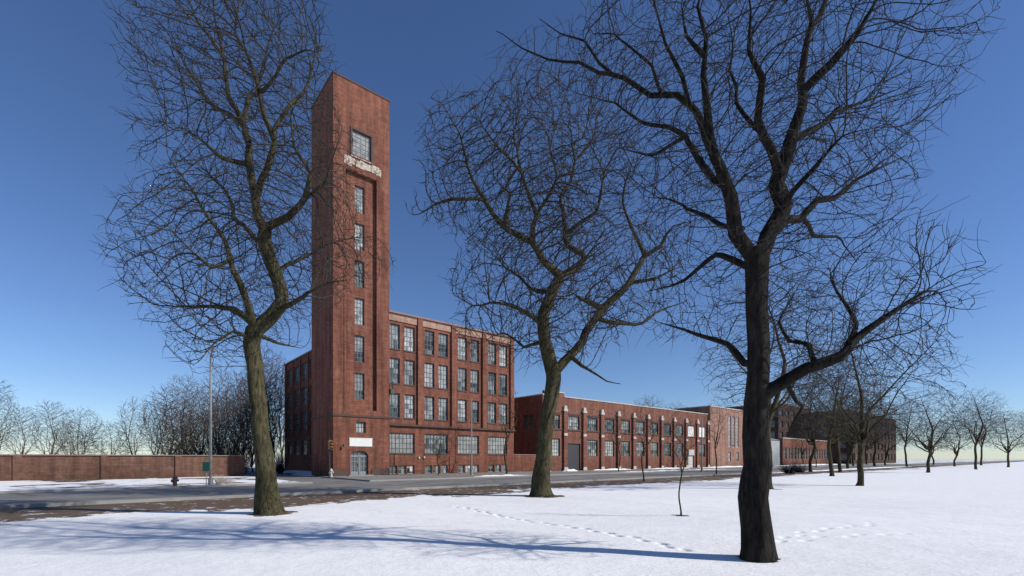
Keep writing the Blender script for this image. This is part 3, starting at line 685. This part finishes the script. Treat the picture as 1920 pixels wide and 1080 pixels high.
for i in range(len(edges)-1):
    a=edges[i]+(0.27 if i else 0); c=edges[i+1]-(0.27 if i<len(edges)-2 else 0)
    if c-a>0.1: bx.append((a+0.003,c-0.003,-0.1,0,15.5,BH-0.12))
pieces("parapet_band",bx,M_BRICKP,main)
mb=MB(); mb.box(0,Wd+0.06,-0.27,0.25,BH-0.12,BH+0.06); mb.box(-0.2,0.25,0.25,BD,BH-0.12,BH+0.06); mb.box(Wd-0.25,Wd+0.06,0.25,BD,BH-0.12,BH+0.06); mb.obj("parapet_coping",M_COPE,main)
mb=MB(); mb.box(0,Wd+0.05,-0.26,0,5.0,5.2); mb.box(-0.1,0,0,BD,5.0,5.2); mb.obj("belt_course",M_BELT,main)
pieces("sill",[(o_[0]-0.05,o_[1]+0.05,-0.06,-0.002,o_[2]-0.13,o_[2]-0.001) for o_ in ops+gf],M_BELT,main)
mb=MB(); mb.box(0.2,Wd-0.2,0.2,BD-0.2,BH-0.6,BH-0.5); mb.obj("roof",M_ROOF,main)
for i,o_ in enumerate(ops): window(main,*o_,0,0.15,3,5)
for i,o_ in enumerate(gf): window(main,*o_,0,0.15,7,4,gmn=M_GLASSP if i!=1 else M_GLASS)
for i,o_ in enumerate(bs): window(main,*o_,0,0.12,2,2,M_FRAMEL,M_GLASS if i%3 else M_GLASSD,name="basement_window")
for o_ in sideops: window(main,*o_,0,0.15,5,5,gmn=M_GLASSD,rot=SIDE)
mb=MB(); mb.box(2.4,2.7,-0.06,-0.002,0.4,0.9); pn=mb.obj("notice_board",M_OFFW,main); pn["label"]="small pale notice by the basement windows"
pieces("meter_box",[(xq,xq+0.16,-0.14,-0.002,zq,zq+0.2) for xq,zq in ((3.4,1.7),(4.0,1.75))],M_STONE,main)
mb=MB(); mb.tube([(0.12,-0.1,0),(0.12,-0.1,BH-1)],[0.06,0.06],6); mb.obj("drainpipe",M_DARK,main)
mb=MB(); mb.box(0.1,0.5,-0.5,-0.002,8.1,8.6); mb.tube([(0.3,-0.45,8.55),(0.3,-0.45,9.3)],[0.07,0.07],8); mb.obj("wall_vent",M_DARK,main)

lw=thing("brick_boundary_wall","low red brick wall joining two factory buildings","wall",ST(22.05,0.5),TH)
mb=MB(); mb.box(0,4.7,0,0.35,0,2.15); mb.obj("wall",M_BRICK,lw)
mb=MB(); mb.box(-0.0,4.7,-0.05,0.4,2.152,2.25); mb.obj("coping",M_COPE,lw)

# ---- two-storey factory
s0=26.8; s1=69.5; h2=9.9
b2=thing("two_storey_factory","long two-storey brick factory with stone-capped pilasters","factory building",ST(s0,0.3),TH)
Lb=s1-s0; mb=MB(); cs=[28.9+3.85*k-s0 for k in range(11)]
up=[(c-1.1,c+1.1,5.65,7.5) for c in cs]; lo=[(c-1.1,c+1.1,2.05,4.35) for i,c in enumerate(cs) if i not in (1,9)]
gd=(cs[1]-1.25,cs[1]+1.3,0.1,3.75); dd=(cs[9]-1.0,cs[9]+0.9,0.1,3.3)
sideo=[(1.5+3.8*k,3.7+3.8*k,5.65,7.5) for k in range(7)]
wall(mb,0,Lb,0,h2,up+lo+[gd,dd],FRONT(),0.25); wall(mb,0,30,0,h2,sideo,LEFT(0),0.25)
mb.quad((Lb,0,0),(Lb,30,0),(Lb,30,h2),(Lb,0,h2)); mb.quad((0,30,0),(Lb,30,0),(Lb,30,h2),(0,30,h2))
mb.box(0.3,4.0,0,0.35,h2,h2+0.5)
mb.obj("wall",M_BRICK2,b2)
ps=[max(28.9+3.85*(k-0.5)-s0,0.3) for k in range(12)]
pieces("pilaster",[(p-0.3,p+0.3,-0.28,0,0,8.0) for p in ps],M_BRICK2,b2)
for p in ps:
    st=MB(); st.box(p-0.36,p+0.36,-0.36,-0.002,8.0,8.35); st.box(p-0.24,p+0.24,-0.3,-0.002,8.35,8.75); st.obj("pilaster_cap",M_STONE,b2)
pieces("stone_block",[(p-0.34,p+0.34,-0.34,-0.28,4.75,5.1) for p in ps]+[(p-0.36,p+0.36,-0.36,-0.28,0.1,0.55) for p in ps],M_STONE,b2)
mb=MB(); mb.box(-0.05,0.3,-0.08,0.4,h2,h2+0.14); mb.box(4.0,Lb+0.05,-0.08,0.4,h2,h2+0.14); mb.box(0.27,4.03,-0.08,0.4,h2+0.5,h2+0.64); mb.box(-0.06,0.3,0.4,30,h2,h2+0.14); mb.obj("parapet_coping",M_STONE,b2)
bx=[]
for i in range(11):
    a,c=ps[i]+0.303,ps[i+1]-0.303
    bx+=[(a,c,-0.07,-0.002,7.62,7.78),(a,c,-0.09,-0.002,5.45,5.6)]
pieces("stone_course",bx,M_BELT,b2)
mb=MB(); mb.box(0.35,Lb-0.2,0.35,29.8,h2-0.6,h2-0.5); mb.obj("roof",M_ROOF,b2)
for i,o_ in enumerate(up):
    if i in (9,10):
        mb=MB(); mb.box(o_[0],o_[1],0.12,0.18,o_[2],o_[3]); mb.box(o_[0],o_[1],0.10,0.12,(o_[2]+o_[3])/2-0.03,(o_[2]+o_[3])/2+0.03); q=mb.obj("window_board",M_WHITE,b2); q["label"]="boarded window painted white"
    else: window(b2,*o_,0,0.15,5,4)
for o_ in lo: window(b2,*o_,0,0.15,5,5)
for o_ in sideo: window(b2,*o_,0,0.15,5,4,gmn=M_GLASSD,rot=SIDE)
mb=MB()
for k in range(12): mb.box(gd[0],gd[1],0.16+0.01*(k%2),0.24,gd[2]+k*0.304,gd[2]+(k+1)*0.304-0.01)
q=mb.obj("loading_door",M_DARK,b2); q["label"]="tall dark roller loading door"
mb=MB(); mb.box(dd[0],dd[1],0.16,0.22,dd[2],2.3); mb.box(dd[0],dd[1],-0.1,0.22,2.3,3.3); q=mb.obj("door",M_OFFW,b2); q["label"]="dull white entrance with panel above"
pieces("roof_vent",[(8,11,5,8,h2-0.5,h2+1.0),(20,22,8,10,h2-0.5,h2+1.2)],M_BRICKP,b2)

# ---- office block beyond
b3=thing("brick_office_block","pale red brick block with tall narrow white windows","building",ST(69.6,-0.1),TH)
L3=15.0; h3=11.4; mb=MB(); tall=[(7.2,8.3,4.0,10.1),(8.9,10.0,4.0,10.1),(10.6,11.7,4.0,10.1)]
lows=[(7.2,8.3,1.2,3.0),(10.6,11.7,1.2,3.0)]
wall(mb,0,L3,0,h3,tall+lows,FRONT(),0.25); wall(mb,0,20,0,h3,[],LEFT(0))
mb.quad((L3,0,0),(L3,20,0),(L3,20,h3),(L3,0,h3)); mb.quad((0,20,0),(L3,20,0),(L3,20,h3),(0,20,h3))
mb.obj("wall",brick("rose_brick",(0.35,0.18,0.14),(0.29,0.14,0.105),(0.28,0.2,0.17)),b3)
mb=MB(); mb.box(-0.1,L3+0.1,-0.1,0.4,h3,h3+0.18); mb.box(-0.1,0.3,0.4,20,h3,h3+0.18); mb.obj("parapet_coping",M_STONE,b3)
mb=MB(); mb.box(0.2,L3-0.2,0.3,19.8,h3-0.4,h3-0.3); mb.obj("roof",M_ROOF,b3)
for o_ in tall: window(b3,*o_,0,0.12,2,9,M_WHITE,M_GLASS)
for o_ in lows: window(b3,*o_,0,0.12,2,3,M_FRAMEL)

sh=thing("metal_shed","grey corrugated shed with low pitched roof","shed",ST(86,2.0),TH)
mb=MB(); n=90
for k in range(n):
    a=k*22/n; c=(k+1)*22/n; d0=0.05*(k%2); d1=0.05*((k+1)%2); mb.quad((a,d0,0),(c,d1,0),(c,d1,6.2),(a,d0,6.2))
mb.quad((0,0,0),(0,0,6.2),(0,14,6.2),(0,14,0)); mb.quad((22,0,0),(22,14,0),(22,14,6.2),(22,0,6.2)); mb.quad((0,14,0),(22,14,0),(22,14,6.2),(0,14,6.2)); mb.poly([(0,0,6.2),(0,7,7.6),(0,14,6.2)]); mb.poly([(22,0,6.2),(22,7,7.6),(22,14,6.2)])
mb.obj("wall",M_SHED,sh)
mb=MB(); mb.quad((-0.2,-0.25,6.17),(22.2,-0.25,6.17),(22.2,7,7.64),(-0.2,7,7.64)); mb.quad((-0.2,14.2,6.17),(22.2,14.2,6.17),(22.2,7,7.642),(-0.2,7,7.642)); mb.obj("roof",M_SHED,sh)
mb=MB(); mb.box(8,12,-0.05,-0.002,0.1,4.2); mb.obj("door",M_DARK,sh)
b4=thing("low_factory","long low brick factory with a strip of windows","factory building",ST(108.2,1.5),TH)
L4=34; h4=6.6; ops4=[(1+2.0*k,2.4+2.0*k,1.6,4.4) for k in range(16)]
mb=MB(); wall(mb,0,L4,0,h4,ops4,FRONT(),0.2); wall(mb,0,16,0,h4,[],LEFT(0)); mb.quad((L4,0,0),(L4,16,0),(L4,16,h4),(L4,0,h4)); mb.quad((0,16,0),(L4,16,0),(L4,16,h4),(0,16,h4)); mb.obj("wall",M_BRICK2,b4)
mb=MB(); mb.box(0,L4,-0.1,0.3,h4,h4+0.2); mb.obj("parapet_coping",M_STONE,b4)
mb=MB(); mb.box(0.1,L4-0.1,0.3,15.9,h4-0.3,h4-0.2); mb.obj("roof",M_ROOF,b4)
for o_ in ops4: window(b4,*o_,0,0.1,3,3,M_FRAMEL,M_GLASSD)
def works(s,t,Ln,D,Hh,label,nfl,bay=5.0):
    o=thing("distant_factory",label,"factory building",ST(s,t),TH); mb=MB(); fl=(Hh-1.5)/nfl
    n=int(Ln/bay); op=[(bay*k+1.1,bay*k+bay-1.1,1.2+fl*j,1.2+fl*j+fl*0.6) for k in range(n) for j in range(nfl)]
    n2=int(D/bay); opl=[(bay*k+1.1,bay*k+bay-1.1,1.2+fl*j,1.2+fl*j+fl*0.6) for k in range(n2) for j in range(nfl)]
    wall(mb,0,Ln,0,Hh,op,FRONT(),0.3); wall(mb,0,D,0,Hh,opl,LEFT(0),0.3)
    mb.quad((Ln,0,0),(Ln,D,0),(Ln,D,Hh),(Ln,0,Hh)); mb.quad((0,D,0),(Ln,D,0),(Ln,D,Hh),(0,D,Hh)); mb.obj("wall",M_BRICKD,o)
    mb=MB()
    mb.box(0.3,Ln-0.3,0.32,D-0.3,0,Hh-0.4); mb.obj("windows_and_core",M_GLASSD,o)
    mb=MB(); mb.box(-0.15,Ln+0.1,-0.15,0.3,Hh,Hh+0.3); mb.box(-0.15,0.3,0.3,D,Hh,Hh+0.3); mb.obj("parapet_coping",M_COPE,o)
    return o
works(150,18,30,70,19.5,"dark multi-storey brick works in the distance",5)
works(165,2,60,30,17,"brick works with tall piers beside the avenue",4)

lb=thing("brick_boundary_wall","low weathered brick wall edging the snowy lot","wall",ST(-62,9.0),TH)
mb=MB(); mb.box(0,56.5,0,0.3,0,1.95)
for k in range(12): mb.box(k*5.1,k*5.1+0.5,-0.1,-0.001,0,1.95)
mb.obj("wall",brick("old_wall_brick",(0.18,0.088,0.063),(0.13,0.062,0.046),(0.15,0.11,0.09),pale=0.15),lb)
mb=MB(); mb.box(0,56.5,-0.12,0.36,1.952,2.04); mb.obj("coping",M_COPE,lb)

# ------------------------------------------------------------------ street furniture
def lamp(u,v,h,label,arm=1.8,zb=0.0):
    d=EYE*F/(v-860.0); o=thing("street_lamp",label,"street lamp",(gx(u,d),d,zb),TH-math.pi/2,"street lamps")
    mb=MB(); mb.tube([(0,0,0),(0,0,0.5),(0,0,0.52),(0,0,h)],[0.14,0.13,0.08,0.05],10); mb.obj("pole",M_GALV,o,smooth=False)
    if arm:
        mb=MB(); mb.tube([(0,0,h-0.6),(arm*0.3,0,h-0.15),(arm*0.7,0,h+0.1),(arm,0,h+0.12)],[0.05,0.04,0.035,0.03],6); mb.obj("arm",M_GALV,o)
        mb=MB(); mb.tube([(arm-0.1,0,h+0.12),(arm+0.1,0,h+0.13),(arm+0.4,0,h+0.1),(arm+0.55,0,h+0.07)],[0.05,0.12,0.14,0.03],8); mb.obj("lamp_head",M_GALV,o)
    return o
lamp(395,912.5,8.0,"tall grey steel street lamp beside the snowy lot",0.6)
lamp(884,893,7.3,"slim grey pole lamp on the factory pavement",0,0.1)
lamp(1316,886,7.0,"slim grey street lamp on the pavement",0,0.1)
def hydrant(x,y,z,mat,label):
    o=thing("fire_hydrant",label,"fire hydrant",(x,y,z),0,"fire hydrants")
    mb=MB(); mb.tube([(0,0,0),(0,0,0.06),(0,0,0.062),(0,0,0.5),(0,0,0.52),(0,0,0.58),(0,0,0.6),(0,0,0.7),(0,0,0.76)],[0.17,0.17,0.11,0.10,0.15,0.15,0.12,0.09,0.03],12); mb.obj("barrel",mat,o)
    for s_ in (-1,1):
        mb=MB(); mb.tube([(s_*0.08,0,0.42),(s_*0.2,0,0.42)],[0.06,0.07],8); mb.obj("nozzle",mat,o)
    mb=MB(); mb.tube([(0,-0.08,0.38),(0,-0.22,0.38)],[0.08,0.09],8); mb.obj("nozzle",mat,o)
d=EYE*F/54.; hydrant(gx(328,d),d,0,M_RED,"faded dark red fire hydrant standing in snow")
d=EYE*F/37.; hydrant(gx(621,d),d,0.1,M_STONE,"pale fire hydrant on the pavement by the tower")
d=EYE*F/50.; o=thing("street_sign","green street sign board on a steel post","street sign",(gx(387,d),d,0),0)
mb=MB(); mb.tube([(0,0,0),(0,0,1.55)],[0.035,0.03],8); mb.obj("post",M_GALV,o)
mb=MB(); mb.box(-0.22,0.22,-0.06,-0.035,0.9,1.5); mb.obj("sign_board",M_GREEN,o)
p=ST(-0.6,-0.8,0.1); o=thing("traffic_signal","yellow traffic signal on a short pole at the corner","traffic light",p,TH)
mb=MB(); mb.tube([(0,0,0),(0,0,0.3),(0,0,0.32),(0,0,3.4)],[0.13,0.11,0.06,0.055],8); mb.obj("pole",M_DARK,o)
mb=MB(); mb.box(-0.15,0.15,-0.3,-0.06,2.4,3.2); mb.obj("signal_housing",M_YEL,o)
for z in (2.53,2.8,3.07):
    mb=MB(); mb.tube([(0,-0.3,z),(0,-0.44,z-0.02)],[0.11,0.12],10,cap=False); mb.obj("visor",M_YEL,o)
    mb=MB(); mb.tube([(0,-0.3,z),(0,-0.315,z)],[0.1,0.1],10); mb.obj("lens",M_DARK,o)
def shrub(u,v,w,h,label,seed,n=160,mat=M_TWIG,name="bare_shrub"):
    d=EYE*F/(v-860.0); r=random.Random(seed); mb=MB()
    for i in range(n):
        a=r.random()*6.28; b_=r.random()*0.4*w; p=Vector((math.cos(a)*b_*0.5,math.sin(a)*b_*0.5,0)); dr=Vector((math.cos(a)*r.random()*w/h,math.sin(a)*r.random()*w/h,1)).normalized(); pts=[p]; 
        for k in range(3): dr=(dr+Vector((r.gauss(0,.25),r.gauss(0,.25),r.gauss(0,.15)))).normalized(); pts.append(pts[-1]+dr*h*r.uniform(0.2,0.4))
        mb.tube(pts,[0.012,0.009,0.007,0.004],3,cap=False)
    o=mb.obj(name,mat); o.location=(gx(u,d),d,0); o["label"]=label; o["category"]="shrub"; o["group"]="bare shrubs"
shrub(412,908,0.9,0.7,"low snow-dusted bare shrub by the lamp post",1,120,M_STONE)
shrub(430,907,0.8,0.5,"low snow-dusted bare shrub by the lamp post",2,90,M_STONE)
shrub(1480,888,2.4,1.6,"tangled brush of bare branches on the snow",3,260,M_TWIGD,"brush_pile")
shrub(1500,886,2.0,1.3,"tangled brush of bare branches on the snow",4,200,M_TWIGD,"brush_pile")
for i,(u,v,w,h) in enumerate([(452,889,2.6,4.0),(432,888.5,2.2,4.5),(410,889,2.4,3.6),(525,888,1.5,3.0),(340,889,2.4,3.2),(375,889,2.0,3.6)]):
    shrub(u,v,w,h,"dense bare bush growing behind the brick wall",10+i,260,M_TWIGD)

# ------------------------------------------------------------------ light, sky, camera
sd=Vector((0.978,-0.21,0)).normalized(); el=math.radians(33)
sunv=Vector((sd.x*math.cos(el),sd.y*math.cos(el),math.sin(el)))
sl=bpy.data.lights.new("sun","SUN"); sl.energy=4.9; sl.angle=math.radians(0.6); sl.color=(1.0,0.95,0.88)
so=bpy.data.objects.new("sun",sl); COL.objects.link(so); so.rotation_euler=sunv.to_track_quat('Z','Y').to_euler()
w=bpy.data.worlds.new("World"); scene.world=w; w.use_nodes=True; nt=w.node_tree
sky=nt.nodes.new("ShaderNodeTexSky"); sky.sky_type='NISHITA'; sky.sun_disc=False; sky.sun_elevation=el
sky.sun_rotation=math.atan2(sd.x,sd.y); sky.altitude=400; sky.air_density=1.0; sky.dust_density=0.05; sky.ozone_density=1.5
hs=nt.nodes.new("ShaderNodeHueSaturation"); hs.inputs["Saturation"].default_value=1.05
nt.links.new(sky.outputs[0],hs.inputs["Color"])
mx=nt.nodes.new("ShaderNodeMix"); mx.data_type='RGBA'; mx.blend_type='MULTIPLY'; mx.inputs[0].default_value=1.0; mx.inputs[7].default_value=(0.76,0.90,1.19,1)
nt.links.new(hs.outputs[0],mx.inputs[6])
bg=nt.nodes["Background"]; bg.inputs[1].default_value=0.098; nt.links.new(mx.outputs[2],bg.inputs[0])
cam=bpy.data.cameras.new("camera"); cam.sensor_width=36; cam.lens=36*F/1920; cam.shift_y=320/1920; cam.clip_start=0.1; cam.clip_end=9000
co=bpy.data.objects.new("camera",cam); COL.objects.link(co); co.location=(0,0,EYE); co.rotation_euler=(math.radians(90),0,0); scene.camera=co
scene.view_settings.view_transform='Standard'; scene.view_settings.look='None'; scene.view_settings.exposure=0
